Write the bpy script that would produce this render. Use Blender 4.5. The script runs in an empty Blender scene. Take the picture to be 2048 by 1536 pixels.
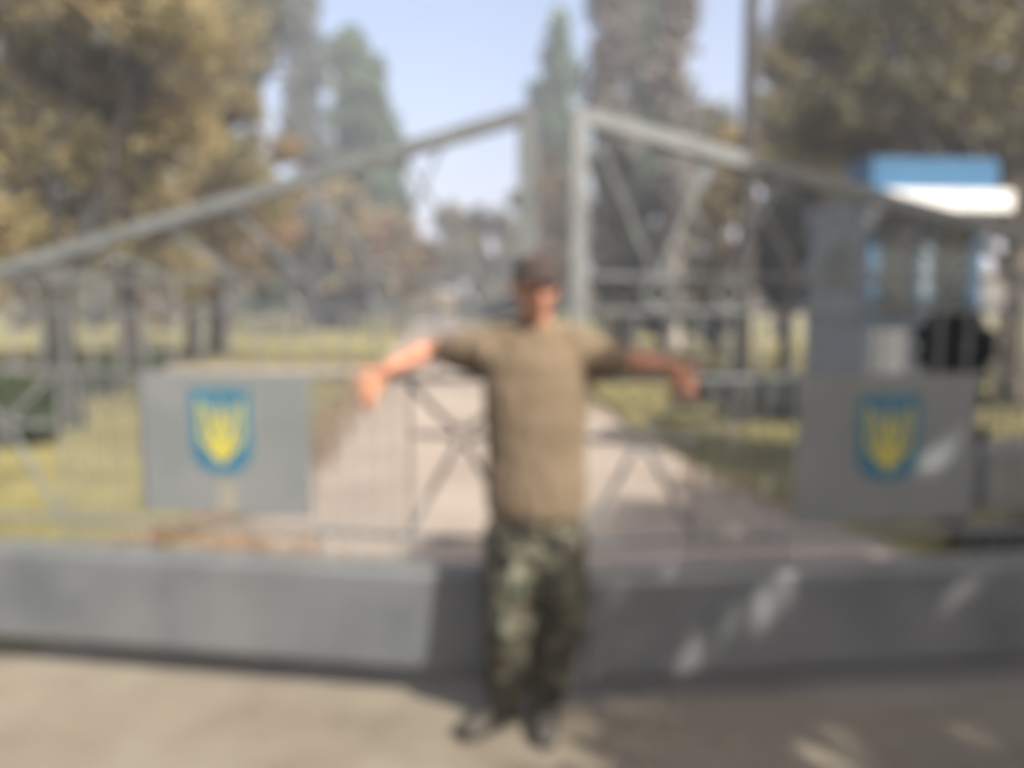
import bpy, bmesh, math, random
import numpy as np
from mathutils import Vector, Matrix, noise as mnoise
R = math.radians
scene = bpy.context.scene
COL = scene.collection

# ------------------------------------------------------------------ camera
FPX, CAMH = 1607.0, 1.58
TH = math.atan(168 / FPX)
cam_d = bpy.data.cameras.new('camera')
cam = bpy.data.objects.new('camera', cam_d)
COL.objects.link(cam)
cam.location = (0, 0, CAMH)
cam.rotation_euler = (math.pi / 2 - TH, 0, 0)
cam_d.sensor_width = 36
cam_d.lens = 36 * FPX / 2048
cam_d.clip_start = 0.05
cam_d.clip_end = 3000
# the photograph is out of focus all over: the lens was focused far too near
SOFT = 10.5                                     # radius of the blur disc in pixels of a 1024 wide picture
cam_d.dof.use_dof = SOFT > 0
cam_d.dof.focus_distance = 0.12
cam_d.dof.aperture_fstop = (cam_d.lens / 1000) / max(1e-6, 2 * SOFT * cam_d.dof.focus_distance / (FPX / 2))
scene.camera = cam

# ------------------------------------------------------------------ world and sun
SUN_AZ, SUN_EL = R(180 - 42), R(42)            # compass angle from +Y towards +X
w = bpy.data.worlds.new('World')
scene.world = w
w.use_nodes = True
nt = w.node_tree
sky = nt.nodes.new('ShaderNodeTexSky')
sky.sky_type = 'NISHITA'
sky.sun_disc = False
sky.sun_elevation = SUN_EL
sky.sun_rotation = SUN_AZ
sky.altitude = 100
sky.air_density = 0.85
sky.dust_density = 6.0
sky.ozone_density = 0.8
bg = nt.nodes['Background']
bg.inputs['Strength'].default_value = 0.138
nt.links.new(sky.outputs['Color'], bg.inputs['Color'])
SV = Vector((math.sin(SUN_AZ) * math.cos(SUN_EL), math.cos(SUN_AZ) * math.cos(SUN_EL), math.sin(SUN_EL)))
sun_d = bpy.data.lights.new('sun', 'SUN')
sun_d.energy = 5.0
sun_d.angle = R(0.5)
sun_d.color = (1.0, 0.93, 0.83)
sun = bpy.data.objects.new('sun', sun_d)
COL.objects.link(sun)
sun.rotation_euler = SV.to_track_quat('Z', 'Y').to_euler()
scene.view_settings.view_transform = 'Standard'
scene.view_settings.look = 'None'
scene.view_settings.exposure = 1.12
scene.view_settings.gamma = 1.0
scene.view_settings.use_curve_mapping = False


# ------------------------------------------------------------------ helpers
def at(px, py, d):
    """world point seen at pixel (px, py) of the 2048x1536 photograph at depth Y = d"""
    u = (px - 1024) / FPX
    v = -(py - 768) / FPX
    y = math.cos(TH) + math.sin(TH) * v
    t = d / y
    return Vector((u * t, d, CAMH + (-math.sin(TH) + math.cos(TH) * v) * t))


def tag(o, label=None, cat=None, group=None, kind=None):
    if label: o['label'] = label
    if cat: o['category'] = cat
    if group: o['group'] = group
    if kind: o['kind'] = kind
    return o


def empty(name, loc=(0, 0, 0), rz=0):
    o = bpy.data.objects.new(name, None)
    COL.objects.link(o)
    o.location = loc
    o.rotation_euler = (0, 0, rz)
    o.empty_display_size = 0.1
    return o


def link(name, me, mat, parent=None, smooth=False):
    if mat is not None and not me.materials:
        me.materials.append(mat)
    if smooth:
        me.polygons.foreach_set('use_smooth', [True] * len(me.polygons))
    o = bpy.data.objects.new(name, me)
    COL.objects.link(o)
    if parent is not None:
        o.parent = parent
    return o


class MB:
    def __init__(s):
        s.v, s.f = [], []

    def add(s, vs, fs):
        b = len(s.v)
        s.v += [tuple(p) for p in vs]
        s.f += [tuple(b + i for i in f) for f in fs]

    def box(s, x0, x1, y0, y1, z0, z1, M=None):
        vs = [Vector((x, y, z)) for z in (z0, z1) for y in (y0, y1) for x in (x0, x1)]
        if M is not None: vs = [M @ p for p in vs]
        s.add(vs, [(0, 2, 3, 1), (4, 5, 7, 6), (0, 1, 5, 4), (1, 3, 7, 5), (3, 2, 6, 7), (2, 0, 4, 6)])

    def bar(s, a, b, wd, th, nrm=(0, 1, 0)):
        """flat or square bar from a to b, wd across, th along nrm"""
        a, b, n = Vector(a), Vector(b), Vector(nrm).normalized()
        t = (b - a).normalized()
        p = t.cross(n).normalized()
        q = p.cross(t).normalized()
        vs = [e + p * (i * wd / 2) + q * (j * th / 2) for e in (a, b) for i, j in ((-1, -1), (1, -1), (1, 1), (-1, 1))]
        s.add(vs, [(3, 2, 1, 0), (4, 5, 6, 7), (0, 1, 5, 4), (1, 2, 6, 5), (2, 3, 7, 6), (3, 0, 4, 7)])

    def tube(s, pts, rad, n=10, hint=(1, 0, 0), cap=True, shape=None):
        """closed tube through pts; rad: r or (a along hint, b across) per point"""
        P = [Vector(p) for p in pts]
        k = len(P)
        rows = []
        for i in range(k):
            t = (P[min(i + 1, k - 1)] - P[max(i - 1, 0)]).normalized()
            h = Vector(hint)
            if abs(h.normalized().dot(t)) > 0.95: h = Vector((0, 0, 1)) if abs(t.z) < 0.9 else Vector((0, 1, 0))
            a = (h - t * h.dot(t)).normalized()
            b = t.cross(a).normalized()
            r = rad[i]
            ra, rb = (r, r) if not isinstance(r, (tuple, list)) else r
            rows.append([P[i] + a * (ra * math.cos(2 * math.pi * j / n)) + b * (rb * math.sin(2 * math.pi * j / n)) for j in range(n)])
        vs = [p for r_ in rows for p in r_]
        fs = [(i * n + j, i * n + (j + 1) % n, (i + 1) * n + (j + 1) % n, (i + 1) * n + j) for i in range(k - 1) for j in range(n)]
        if cap:
            fs += [tuple(reversed(range(n))), tuple((k - 1) * n + j for j in range(n))]
        s.add(vs, fs)

    def limb(s, pts, rad, n=14, hint=(1, 0, 0)):
        """tube with rounded ends, for flesh and cloth"""
        P = [Vector(p) for p in pts]
        rr = [(r, r) if not isinstance(r, (tuple, list)) else tuple(r) for r in rad]
        def ends(p, q, r):
            d = (p - q).normalized() * min(r)
            return [(p + d * c, (r[0] * s_, r[1] * s_)) for c, s_ in ((0.95, 0.3), (0.7, 0.7), (0.35, 0.93))]
        A = ends(P[0], P[1], rr[0])
        B = ends(P[-1], P[-2], rr[-1])
        pp = [a for a, _ in A] + P + [b for b, _ in reversed(B)]
        ra = [r for _, r in A] + rr + [r for _, r in reversed(B)]
        s.tube(pp, ra, n, hint)

    def ball(s, c, rx, ry, rz, n=16, m=10, M=None):
        c = Vector(c)
        vs = [Vector((0, 0, -rz))]
        for i in range(1, m):
            a = math.pi * i / m
            for j in range(n):
                b = 2 * math.pi * j / n
                vs.append(Vector((rx * math.sin(a) * math.cos(b), ry * math.sin(a) * math.sin(b), -rz * math.cos(a))))
        vs.append(Vector((0, 0, rz)))
        if M is not None: vs = [M @ p for p in vs]
        vs = [p + c for p in vs]
        fs = [(0, 1 + (j + 1) % n, 1 + j) for j in range(n)]
        for i in range(m - 2):
            for j in range(n):
                a, b = 1 + i * n + j, 1 + i * n + (j + 1) % n
                fs.append((a, b, b + n, a + n))
        L = len(vs) - 1
        fs += [(1 + (m - 2) * n + j, 1 + (m - 2) * n + (j + 1) % n, L) for j in range(n)]
        s.add(vs, fs)

    def prism(s, poly, y0, y1, holes=None):
        """outline in (x, z), from y0 (front) to y1"""
        n = len(poly)
        vs = [(x, y0, z) for x, z in poly] + [(x, y1, z) for x, z in poly]
        fs = [tuple(range(n)), tuple(reversed(range(n, 2 * n)))] + [(i, n + i, n + (i + 1) % n, (i + 1) % n) for i in range(n)]
        s.add(vs, fs)

    def mesh(s, name='m'):
        me = bpy.data.meshes.new(name)
        me.from_pydata(s.v, [], s.f)
        me.update()
        return me

    def build(s, name, mat, parent=None, smooth=False, bevel=0):
        me = s.mesh(name)
        if bevel:
            bm = bmesh.new(); bm.from_mesh(me)
            bmesh.ops.bevel(bm, geom=[e for e in bm.edges if len(e.link_faces) == 2 and e.calc_face_angle(0) > 0.6],
                            offset=bevel, segments=2, affect='EDGES', clamp_overlap=True)
            bm.to_mesh(me); bm.free()
        return link(name, me, mat, parent, smooth)

    def fused(s, name, mat, parent=None, voxel=0.008, smooth=3, folds=0, fscale=14, seed=0, stretch=(1, 1, 1)):
        """all the closed pieces melted into one continuous skin"""
        me = s.mesh(name)
        o = bpy.data.objects.new('tmp', me)
        COL.objects.link(o)
        m = o.modifiers.new('r', 'REMESH'); m.mode = 'VOXEL'; m.voxel_size = voxel
        if smooth:
            m2 = o.modifiers.new('s', 'SMOOTH'); m2.iterations = smooth; m2.factor = 0.5
        dg = bpy.context.evaluated_depsgraph_get()
        me2 = bpy.data.meshes.new_from_object(o.evaluated_get(dg))
        bpy.data.objects.remove(o)
        if folds:
            off = Vector((seed * 7.3, seed * 3.1, seed * 1.7))
            nn = [v.normal.copy() for v in me2.vertices]
            for v, n_ in zip(me2.vertices, nn):
                q = Vector((v.co.x * stretch[0], v.co.y * stretch[1], v.co.z * stretch[2])) * fscale + off
                a = mnoise.noise(q) + 0.5 * mnoise.noise(q * 2.1)
                v.co += n_ * (folds * (abs(a) * 1.6 - 0.5))
        me2.materials.clear()
        return link(name, me2, mat, parent, True)


# ------------------------------------------------------------------ materials
def new_mat(name):
    m = bpy.data.materials.new(name)
    m.use_nodes = True
    return m, m.node_tree, m.node_tree.nodes['Principled BSDF']


ALB = {'shield_blue': .75, 'trident_yellow': .58, 'sunburnt_skin': .84, 'lips': .72, 'white_paint': .85, 'apron_ground': .455, 'old_asphalt': .42, 'khaki_tshirt': .375, 'dull_white_paint': .7}


def surf(name, cols, scale=4, rough=0.8, bump=0.0, bscale=60, metal=0.0, detail=6, coat=0, spec=None, lo=0.35, hi=0.65, stretch=(1, 1, 1)):
    """noise mottled surface through the listed colours"""
    m, t, b = new_mat(name)
    k_ = ALB.get(name, .62)
    cols = [tuple(k_ * q for q in c) for c in cols]
    tc = t.nodes.new('ShaderNodeTexCoord')
    mp = t.nodes.new('ShaderNodeMapping'); mp.inputs['Scale'].default_value = stretch
    t.links.new(tc.outputs['Object'], mp.inputs['Vector'])
    n = t.nodes.new('ShaderNodeTexNoise')
    n.inputs['Scale'].default_value = scale
    n.inputs['Detail'].default_value = detail
    n.inputs['Roughness'].default_value = 0.6
    t.links.new(mp.outputs['Vector'], n.inputs['Vector'])
    r = t.nodes.new('ShaderNodeValToRGB')
    e = r.color_ramp.elements
    while len(e) < len(cols): e.new(0.5)
    for i, c in enumerate(cols):
        e[i].position = lo + (hi - lo) * i / max(1, len(cols) - 1)
        e[i].color = (*c, 1)
    t.links.new(n.outputs['Fac'], r.inputs['Fac'])
    t.links.new(r.outputs['Color'], b.inputs['Base Color'])
    b.inputs['Roughness'].default_value = rough
    b.inputs['Metallic'].default_value = metal
    if spec is not None: b.inputs['Specular IOR Level'].default_value = spec
    if coat: b.inputs['Coat Weight'].default_value = coat
    if bump:
        n2 = t.nodes.new('ShaderNodeTexNoise')
        n2.inputs['Scale'].default_value = bscale
        n2.inputs['Detail'].default_value = 8
        t.links.new(mp.outputs['Vector'], n2.inputs['Vector'])
        bp = t.nodes.new('ShaderNodeBump')
        bp.inputs['Strength'].default_value = bump
        bp.inputs['Distance'].default_value = 0.02
        t.links.new(n2.outputs['Fac'], bp.inputs['Height'])
        t.links.new(bp.outputs['Normal'], b.inputs['Normal'])
    return m


def leaf_mat(name, cols, clump=0.5, trans=0.35, rough=0.7):
    """leaves: colour by the patch of crown they grow in and leaf by leaf"""
    m, t, b = new_mat(name)
    g = t.nodes.new('ShaderNodeNewGeometry')
    n = t.nodes.new('ShaderNodeTexNoise')
    n.inputs['Scale'].default_value = clump
    n.inputs['Detail'].default_value = 3
    t.links.new(g.outputs['Position'], n.inputs['Vector'])
    a = t.nodes.new('ShaderNodeMath'); a.operation = 'MULTIPLY_ADD'
    t.links.new(g.outputs['Random Per Island'], a.inputs[0])
    a.inputs[1].default_value = 0.34
    s_ = t.nodes.new('ShaderNodeMath'); s_.operation = 'MULTIPLY_ADD'
    t.links.new(n.outputs['Fac'], s_.inputs[0])
    s_.inputs[1].default_value = 2.0
    s_.inputs[2].default_value = -0.67
    t.links.new(s_.outputs[0], a.inputs[2])
    r = t.nodes.new('ShaderNodeValToRGB')
    e = r.color_ramp.elements
    while len(e) < len(cols): e.new(0.5)
    for i, c in enumerate(cols):
        e[i].position = i / max(1, len(cols) - 1)
        e[i].color = (*c, 1)
    t.links.new(a.outputs[0], r.inputs['Fac'])
    t.links.new(r.outputs['Color'], b.inputs['Base Color'])
    b.inputs['Roughness'].default_value = rough
    tr = t.nodes.new('ShaderNodeBsdfTranslucent')
    t.links.new(r.outputs['Color'], tr.inputs['Color'])
    mx = t.nodes.new('ShaderNodeMixShader')
    mx.inputs[0].default_value = trans
    out = t.nodes['Material Output']
    t.links.new(b.outputs[0], mx.inputs[1])
    t.links.new(tr.outputs[0], mx.inputs[2])
    t.links.new(mx.outputs[0], out.inputs['Surface'])
    return m


M = {}
M['apron'] = surf('apron_ground', [(.28, .235, .165), (.37, .315, .235), (.43, .375, .28), (.48, .43, .34)], 1.6, .95, .5, 90, lo=.3, hi=.72)
M['road'] = surf('old_asphalt', [(.50, .405, .32), (.60, .50, .40), (.68, .57, .465)], 1.1, .92, .4, 120)
M['dirt'] = surf('grass_ground', [(.12, .105, .03), (.22, .195, .058), (.30, .26, .08), (.30, .29, .082)], .8, .95, .6, 30, lo=.32, hi=.68)
M['silver'] = surf('silver_paint', [(.26, .28, .285), (.31, .33, .335), (.355, .375, .38)], 9, .42, .08, 60, metal=.25)
M['sheet'] = surf('grey_sheet_paint', [(.170, .19, .20), (.22, .236, .248), (.255, .265, .275)], 2.2, .5, .15, 5, metal=.15)
M['bpanel'] = surf('sign_sheet_paint', [(.25, .275, .285), (.285, .31, .32), (.31, .325, .335)], 3, .5, .05, 12, metal=.1)
M['blue'] = surf('shield_blue', [(.03, .15, .26), (.04, .19, .32)], 12, .45)
M['yellow'] = surf('trident_yellow', [(.72, .62, .08), (.80, .70, .12)], 12, .5)
M['stain'] = surf('worn_paint', [(.36, .34, .27), (.40, .38, .30)], 20, .7)
M['rust'] = surf('rust_steel', [(.10, .06, .04), (.16, .10, .07), (.22, .20, .18)], 25, .8)
M['bark'] = surf('bark', [(.055, .045, .035), (.10, .085, .065), (.15, .13, .10)], 7, .95, .8, 22, stretch=(1, 1, .25))
M['bark_pale'] = surf('pale_bark', [(.20, .18, .15), (.33, .30, .25), (.40, .37, .32)], 4, .9, .5, 18, stretch=(1, 1, .3))
M['bark_dark'] = surf('dark_bark', [(.025, .022, .02), (.05, .045, .04), (.08, .07, .06)], 7, .95, .8, 22, stretch=(1, 1, .25))
M['bark_black'] = surf('blackish_bark', [(.018, .018, .015), (.035, .034, .028), (.05, .05, .042)], 7, .95, .8, 22, stretch=(1, 1, .25))
M['booth'] = surf('booth_paint', [(.24, .29, .325), (.29, .34, .37), (.33, .375, .40)], 3, .55, .1, 10)
M['booth_blue'] = surf('booth_blue_paint', [(.045, .165, .32), (.055, .19, .365)], 5, .4)
M['dull_booth'] = surf('dull_booth_paint', [(.17, .20, .18), (.22, .25, .22)], 4, .5)
M['frame_blue'] = surf('frame_blue_paint', [(.06, .14, .23), (.08, .18, .29)], 8, .45)
M['white'] = surf('white_paint', [(.80, .80, .78), (.88, .88, .86)], 6, .5)
M['dull_white'] = surf('dull_white_paint', [(.50, .53, .52), (.62, .64, .62)], 6, .6)
M['concrete'] = surf('concrete', [(.22, .21, .19), (.30, .29, .27), (.36, .35, .33)], 6, .95, .4, 50)
M['skin'] = surf('sunburnt_skin', [(.40, .17, .10), (.50, .23, .14), (.56, .29, .18)], 14, .5, .1, 150)
M['shirt'] = surf('khaki_tshirt', [(.36, .265, .165), (.42, .315, .205)], 6, .95, .15, 300)
M['cap'] = surf('cap_cloth', [(.055, .038, .035), (.09, .065, .058)], 20, .95, .2, 300)
M['hair'] = surf('short_hair', [(.03, .022, .017), (.06, .045, .035)], 90, .8, .5, 200)
M['boot'] = surf('boot_leather', [(.05, .043, .036), (.09, .078, .064)], 20, .6, .3, 80)
M['sole'] = surf('boot_sole', [(.018, .017, .016), (.03, .028, .027)], 20, .8)
M['belt'] = surf('belt_web', [(.03, .03, .02), (.05, .05, .035)], 40, .8)
M['eye'] = surf('eye', [(.55, .50, .46), (.62, .58, .54)], 10, .2)
M['iris'] = surf('iris', [(.03, .025, .02), (.05, .04, .03)], 10, .2)
M['lip'] = surf('lips', [(.34, .13, .09), (.40, .17, .12)], 30, .5)


def camo():
    m, t, b = new_mat('camouflage')
    tc = t.nodes.new('ShaderNodeTexCoord')
    prev = None
    base = (.078, .073, .05, 1)
    for sc, col, th, off in ((7, (.04, .032, .018, 1), .53, 0), (9, (.028, .033, .020, 1), .56, 5), (13, (.008, .009, .006, 1), .62, 11), (16, (.135, .135, .098, 1), .61, 17)):
        mp = t.nodes.new('ShaderNodeMapping')
        mp.inputs['Location'].default_value = (off, off * .7, off * 1.3)
        t.links.new(tc.outputs['Object'], mp.inputs['Vector'])
        n = t.nodes.new('ShaderNodeTexNoise')
        n.inputs['Scale'].default_value = sc
        n.inputs['Detail'].default_value = 3
        t.links.new(mp.outputs['Vector'], n.inputs['Vector'])
        st = t.nodes.new('ShaderNodeMath'); st.operation = 'GREATER_THAN'
        st.inputs[1].default_value = th
        t.links.new(n.outputs['Fac'], st.inputs[0])
        mx = t.nodes.new('ShaderNodeMix'); mx.data_type = 'RGBA'
        t.links.new(st.outputs[0], mx.inputs[0])
        if prev is None: mx.inputs[6].default_value = base
        else: t.links.new(prev, mx.inputs[6])
        mx.inputs[7].default_value = col
        prev = mx.outputs[2]
    t.links.new(prev, b.inputs['Base Color'])
    b.inputs['Roughness'].default_value = .95
    return m


M['camo'] = camo()


def glass():
    m, t, b = new_mat('window_glass')
    b.inputs['Base Color'].default_value = (.035, .042, .042, 1)
    b.inputs['Roughness'].default_value = .15
    b.inputs['Specular IOR Level'].default_value = .35
    return m


M['glass'] = glass()
M['lf_brown'] = leaf_mat('autumn_leaves', [(.105, .095, .048), (.17, .145, .063), (.235, .195, .083), (.285, .212, .094), (.34, .268, .09)], .45)
M['lf_gold'] = leaf_mat('golden_leaves', [(.12, .10, .05), (.20, .155, .07), (.25, .17, .085), (.23, .14, .085)], .6)
M['lf_grey'] = leaf_mat('grey_green_leaves', [(.07, .09, .075), (.12, .14, .12), (.17, .18, .16)], .6)
M['lf_poplar'] = leaf_mat('poplar_leaves', [(.04, .075, .035), (.07, .12, .06), (.11, .16, .08)], .5)
M['lf_bare'] = leaf_mat('thin_poplar_leaves', [(.10, .095, .08), (.16, .145, .125), (.22, .195, .165)], .5)
M['lf_olive'] = leaf_mat('olive_leaves', [(.055, .058, .03), (.105, .10, .046), (.17, .15, .062), (.25, .20, .07)], .5)
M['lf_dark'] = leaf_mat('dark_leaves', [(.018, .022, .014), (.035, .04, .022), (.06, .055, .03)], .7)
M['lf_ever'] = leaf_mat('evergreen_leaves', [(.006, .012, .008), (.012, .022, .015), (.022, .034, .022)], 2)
M['lf_shrub'] = leaf_mat('shrub_leaves', [(.025, .04, .018), (.05, .07, .03), (.09, .10, .045)], 1.5)
M['lf_fallen'] = leaf_mat('fallen_leaves', [(.16, .105, .06), (.21, .13, .07), (.20, .155, .075)], 2, .1)
M['lf_grass'] = leaf_mat('grass_blades', [(.09, .09, .035), (.155, .135, .055), (.205, .175, .075), (.24, .215, .088)], .35, .3)


# ------------------------------------------------------------------ the setting
def sheet(name, pts, z, mat, bed=None, kind='structure', div=0):
    me = bpy.data.meshes.new(name)
    bm = bmesh.new()
    vs = [bm.verts.new((x, y, z)) for x, y in pts]
    f = bm.faces.new(vs)
    f.normal_update()
    if f.normal.z < 0: f.normal_flip()
    bm.to_mesh(me); bm.free()
    o = link(name, me, mat)
    return tag(o, kind=kind)


sheet('ground', [(-300, -40), (300, -40), (300, 600), (-300, 600)], -0.008, M['dirt'])
VP = math.tan(R(-5.5))


def roadx(y, x0): return x0 + VP * (y - 3.2)


random.seed(5)
def wav(a): return random.uniform(-a, a)
lx = -1.62
left = [(-9, -8), (-9, 3.35), (-3.2, 3.9), (-2.6, 4.7), (-2.15, 5.1), (roadx(5.7, lx) - .02, 5.9)]
ys = [7, 8.5, 10, 12, 15, 20, 28, 40, 60, 90]
left += [(roadx(y, lx) + wav(.05), y) for y in ys]
rx = 2.15
right = [(roadx(y, rx) + wav(.06), y) for y in reversed(ys)] + [(2.1, 6.0), (2.5, 4.9), (3.3, 4.2), (9, 3.9), (9, -8)]
sheet('road', [p for p in left if p[1] >= 5] + [p for p in right if p[1] >= 4.9] + [(2.5, 3.3), (-2.15, 3.3)], 0.0, M['road'])
sheet('apron', [(-9, -8), (-9, 3.4), (-3.4, 3.75), (-2.2, 3.5), (2.6, 3.4), (3.5, 3.9), (9, 3.6), (9, -8)], 0.004, M['apron'])
sheet('path', [(-60, 17.3), (-60, 18.9), (roadx(18.6, lx), 18.9), (roadx(17.3, lx), 17.3)], -0.004, M['road'])


# leaf like faces scattered in bulk, as one mesh
def cards(name, C, size, mat, parent, seed, flat=0.0, elong=1.6, up=None):
    rng = np.random.default_rng(seed)
    n = len(C)
    a = rng.normal(size=(n, 3)); a[:, 2] *= (1 - flat)
    a /= np.linalg.norm(a, axis=1)[:, None] + 1e-9
    b = rng.normal(size=(n, 3)); b[:, 2] *= (1 - flat)
    b -= a * (a * b).sum(1)[:, None]
    b /= np.linalg.norm(b, axis=1)[:, None] + 1e-9
    sz = size * rng.uniform(.6, 1.35, size=(n, 1))
    a = a * sz * elong * .5; b = b * sz * .5
    mid = C + a * .1
    V = np.empty((n, 4, 3))
    V[:, 0] = C - a; V[:, 1] = mid + b; V[:, 2] = C + a; V[:, 3] = mid - b
    me = bpy.data.meshes.new(name)
    me.vertices.add(n * 4)
    me.vertices.foreach_set('co', V.reshape(-1).astype(np.float32))
    me.loops.add(n * 4)
    me.loops.foreach_set('vertex_index', np.arange(n * 4, dtype=np.int32))
    me.polygons.add(n)
    me.polygons.foreach_set('loop_start', np.arange(0, n * 4, 4, dtype=np.int32))
    me.update(calc_edges=True)
    return link(name, me, mat, parent)


def clump_pts(clumps, per, rng, shell=.55):
    out = []
    for c in clumps:
        cx, cy, cz, rx_, ry_, rz_ = c[:6]
        k = max(8, int(per * (c[6] if len(c) > 6 else 1)))
        d = rng.normal(size=(k, 3))
        d /= np.linalg.norm(d, axis=1)[:, None]
        r = rng.uniform(0, 1, size=(k, 1)) ** shell
        wob = 1 + .25 * np.sin(d[:, :1] * 5 + cx * 3) * np.cos(d[:, 2:] * 4 + cy)
        out.append(np.array([cx, cy, cz]) + d * r * wob * np.array([rx_, ry_, rz_]))
    return np.concatenate(out)


def branch(mb, a, b, r0, r1, rng, n=5, sides=7, sag=.06):
    a, b = Vector(a), Vector(b)
    L = (b - a).length
    pts, rad = [], []
    for i in range(n + 1):
        t = i / n
        j = sag * L * math.sin(math.pi * t)
        pts.append(a.lerp(b, t) + Vector((rng.normal() * j * .5, rng.normal() * j * .5, abs(rng.normal()) * j * .4)))
        rad.append(r0 + (r1 - r0) * t)
    mb.tube(pts, rad, sides)


def tree(name, label, base, h_trunk, clumps, per, size, mat, rt, seed, bark='bark', cat='tree', group=None, lean=(0, 0), top=None, limbs=True, elong=1.6, gaps=()):
    """clumps in world coordinates (x, y, z, rx, ry, rz[, weight])"""
    rng = np.random.default_rng(seed)
    root = tag(empty(name, base), label, cat, group)
    B = Vector(base)
    loc = [(c[0] - B.x, c[1] - B.y, c[2] - B.z) + tuple(c[3:]) for c in clumps]
    mb = MB()
    fork = Vector((lean[0], lean[1], h_trunk))
    tp = fork if top is None else Vector((top[0] - B.x, top[1] - B.y, top[2] - B.z))
    pts = [Vector((0, 0, -.05)), Vector((0, 0, .12 * h_trunk)), Vector((lean[0] * .3 + rng.normal() * .03, lean[1] * .3, .45 * h_trunk)), fork]
    rad = [rt * 1.45, rt * 1.08, rt * .92, rt * .8]
    if top is not None:
        for t in (.33, .66, 1):
            pts.append(fork.lerp(tp, t) + Vector((rng.normal() * .06, rng.normal() * .06, 0)))
            rad.append(rt * (.8 - .68 * t))
    mb.tube(pts, rad, 12)
    if limbs:
        for c in loc:
            cc = Vector(c[:3])
            if top is None:
                st = pts[2].lerp(fork, rng.uniform(.5, 1))
            else:
                t = min(max((cc.z - h_trunk) / max(.1, tp.z - h_trunk) - .25, 0), .9)
                st = fork.lerp(tp, t)
            branch(mb, st, cc, rt * .34, rt * .09, rng)
            for q in range(3):
                e = cc + Vector(rng.normal(size=3)).normalized() * (c[3] * .7)
                branch(mb, st.lerp(cc, .6 + .12 * q), e, rt * .13, rt * .03, rng, 3, 5)
    mb.build('trunk', M[bark], root, True)
    P = clump_pts(loc, per, rng)
    if gaps:
        W_ = P + np.array(base)
        t_ = W_[:, 2] / SV.z
        gx, gy = W_[:, 0] - SV.x * t_, W_[:, 1] - SV.y * t_
        keep = np.ones(len(P), bool)
        for x_, y_, r_ in gaps: keep &= (gx - x_) ** 2 + ((gy - y_) * .8) ** 2 > r_ * r_
        P = P[keep]
    cards('crown', P, size, M[mat], root, seed, elong=elong)
    return root


def crown(c, r, n, rng, cr=.45, squash=.9):
    """n clumps spread through an uneven ellipsoid round c"""
    out = []
    for i in range(n):
        d = rng.normal(size=3); d /= np.linalg.norm(d)
        k = rng.uniform(.25, .85)
        s = rng.uniform(.75, 1.25) * cr
        out.append((c[0] + d[0] * r[0] * k, c[1] + d[1] * r[1] * k, c[2] + d[2] * r[2] * k, r[0] * s, r[1] * s, r[2] * s * squash))
    return out


def poplar(label, px, d, top_py, wpx, mat, seed, blunt=False, bark='bark', per=260, size=.3, group='poplars beyond the gate', base_py=None, n=26, trunk=.2, dens=1.0, name='poplar_tree'):
    rng = np.random.default_rng(seed)
    b = at(px, 600, d); b.z = 0
    zt = at(px, top_py, d).z
    rw = wpx / 2 / FPX * d
    cl = []
    for i in range(n):
        t = (i + .5) / n
        prof = min(1, .55 + 1.6 * t) * (1 - max(0, t - .55) ** 1.6 * 2.4)
        if blunt: prof = min(1, .55 + 1.2 * t) * (1 - max(0, t - .8) ** 2 * 11)
        prof = max(prof, .12)
        z = 1.2 + (zt - 1.2) * t
        a = rng.uniform(0, 6.28)
        k = rng.uniform(.1, .5) * rw * prof
        cl.append((b.x + math.cos(a) * k, b.y + math.sin(a) * k, z, rw * prof * .72, rw * prof * .72, zt / n * 1.5, prof * dens))
    return tree(name, label, b, 1.5, cl, per, size, mat, trunk, seed, bark, group=group, top=(b.x, b.y, zt * .97), elong=2.2)


rg = np.random.default_rng(11)
# big autumn trees at the left, over three dark trunks
def bp(px, d):
    p = at(px, 600, d); p.z = 0; return p
def cl_at(lst, d):
    """(px, py, rpx[, depth offset]) -> crown clumps at their real depth"""
    out = []
    for c in lst:
        dd = d + (c[3] if len(c) > 3 else 0)
        p = at(c[0], c[1], dd)
        r = c[2] / FPX * dd
        out.append((p.x, p.y, p.z, r, r, r * .85))
    return out


G_L = 'broad autumn trees left of the road'
tree('autumn_tree', 'nearest broad autumn tree at far left with yellow brown leaves over a thick dark trunk', bp(115, 10), 2.0,
     cl_at([(-150, -60, 190), (20, -80, 170, .6), (180, -40, 150, -.5), (60, 110, 160, .5), (-80, 200, 170), (200, 160, 130, .8), (330, 60, 120, .5),
            (100, 300, 130), (-60, 400, 150, .5), (220, 330, 110, 1), (40, 470, 100, -.4), (160, 470, 80, .8), (330, 250, 110, 1.2), (-250, 100, 200), (-250, 350, 180)], 10.5),
     1500, .085, 'lf_brown', .2, 21, 'bark_black', group=G_L)
tree('autumn_tree', 'middle autumn tree left of the road with rusty brown crown above the grey gate rail', bp(262, 18), 3.0,
     cl_at([(300, -60, 170), (420, 60, 130), (400, 200, 120, 1), (470, 330, 85), (300, 330, 120, -1), (420, 430, 90, 1), (250, 480, 100), (350, 540, 70),
            (200, 200, 150, 1), (480, 210, 45), (520, 400, 55, .5), (120, 480, 110, 1), (60, 540, 70)], 18),
     1300, .12, 'lf_brown', .2, 22, 'bark_dark', group=G_L)
tree('autumn_tree', 'farthest of the three left trees with a thin dark trunk and golden lower leaves', bp(380, 21), 3.0,
     cl_at([(460, 470, 80), (380, 540, 80), (500, 540, 50), (330, 430, 80, 1), (560, 470, 45), (575, 300, 32), (560, 400, 45)], 22),
     1100, .14, 'lf_gold', .16, 23, 'bark_dark', group=G_L)
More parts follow.
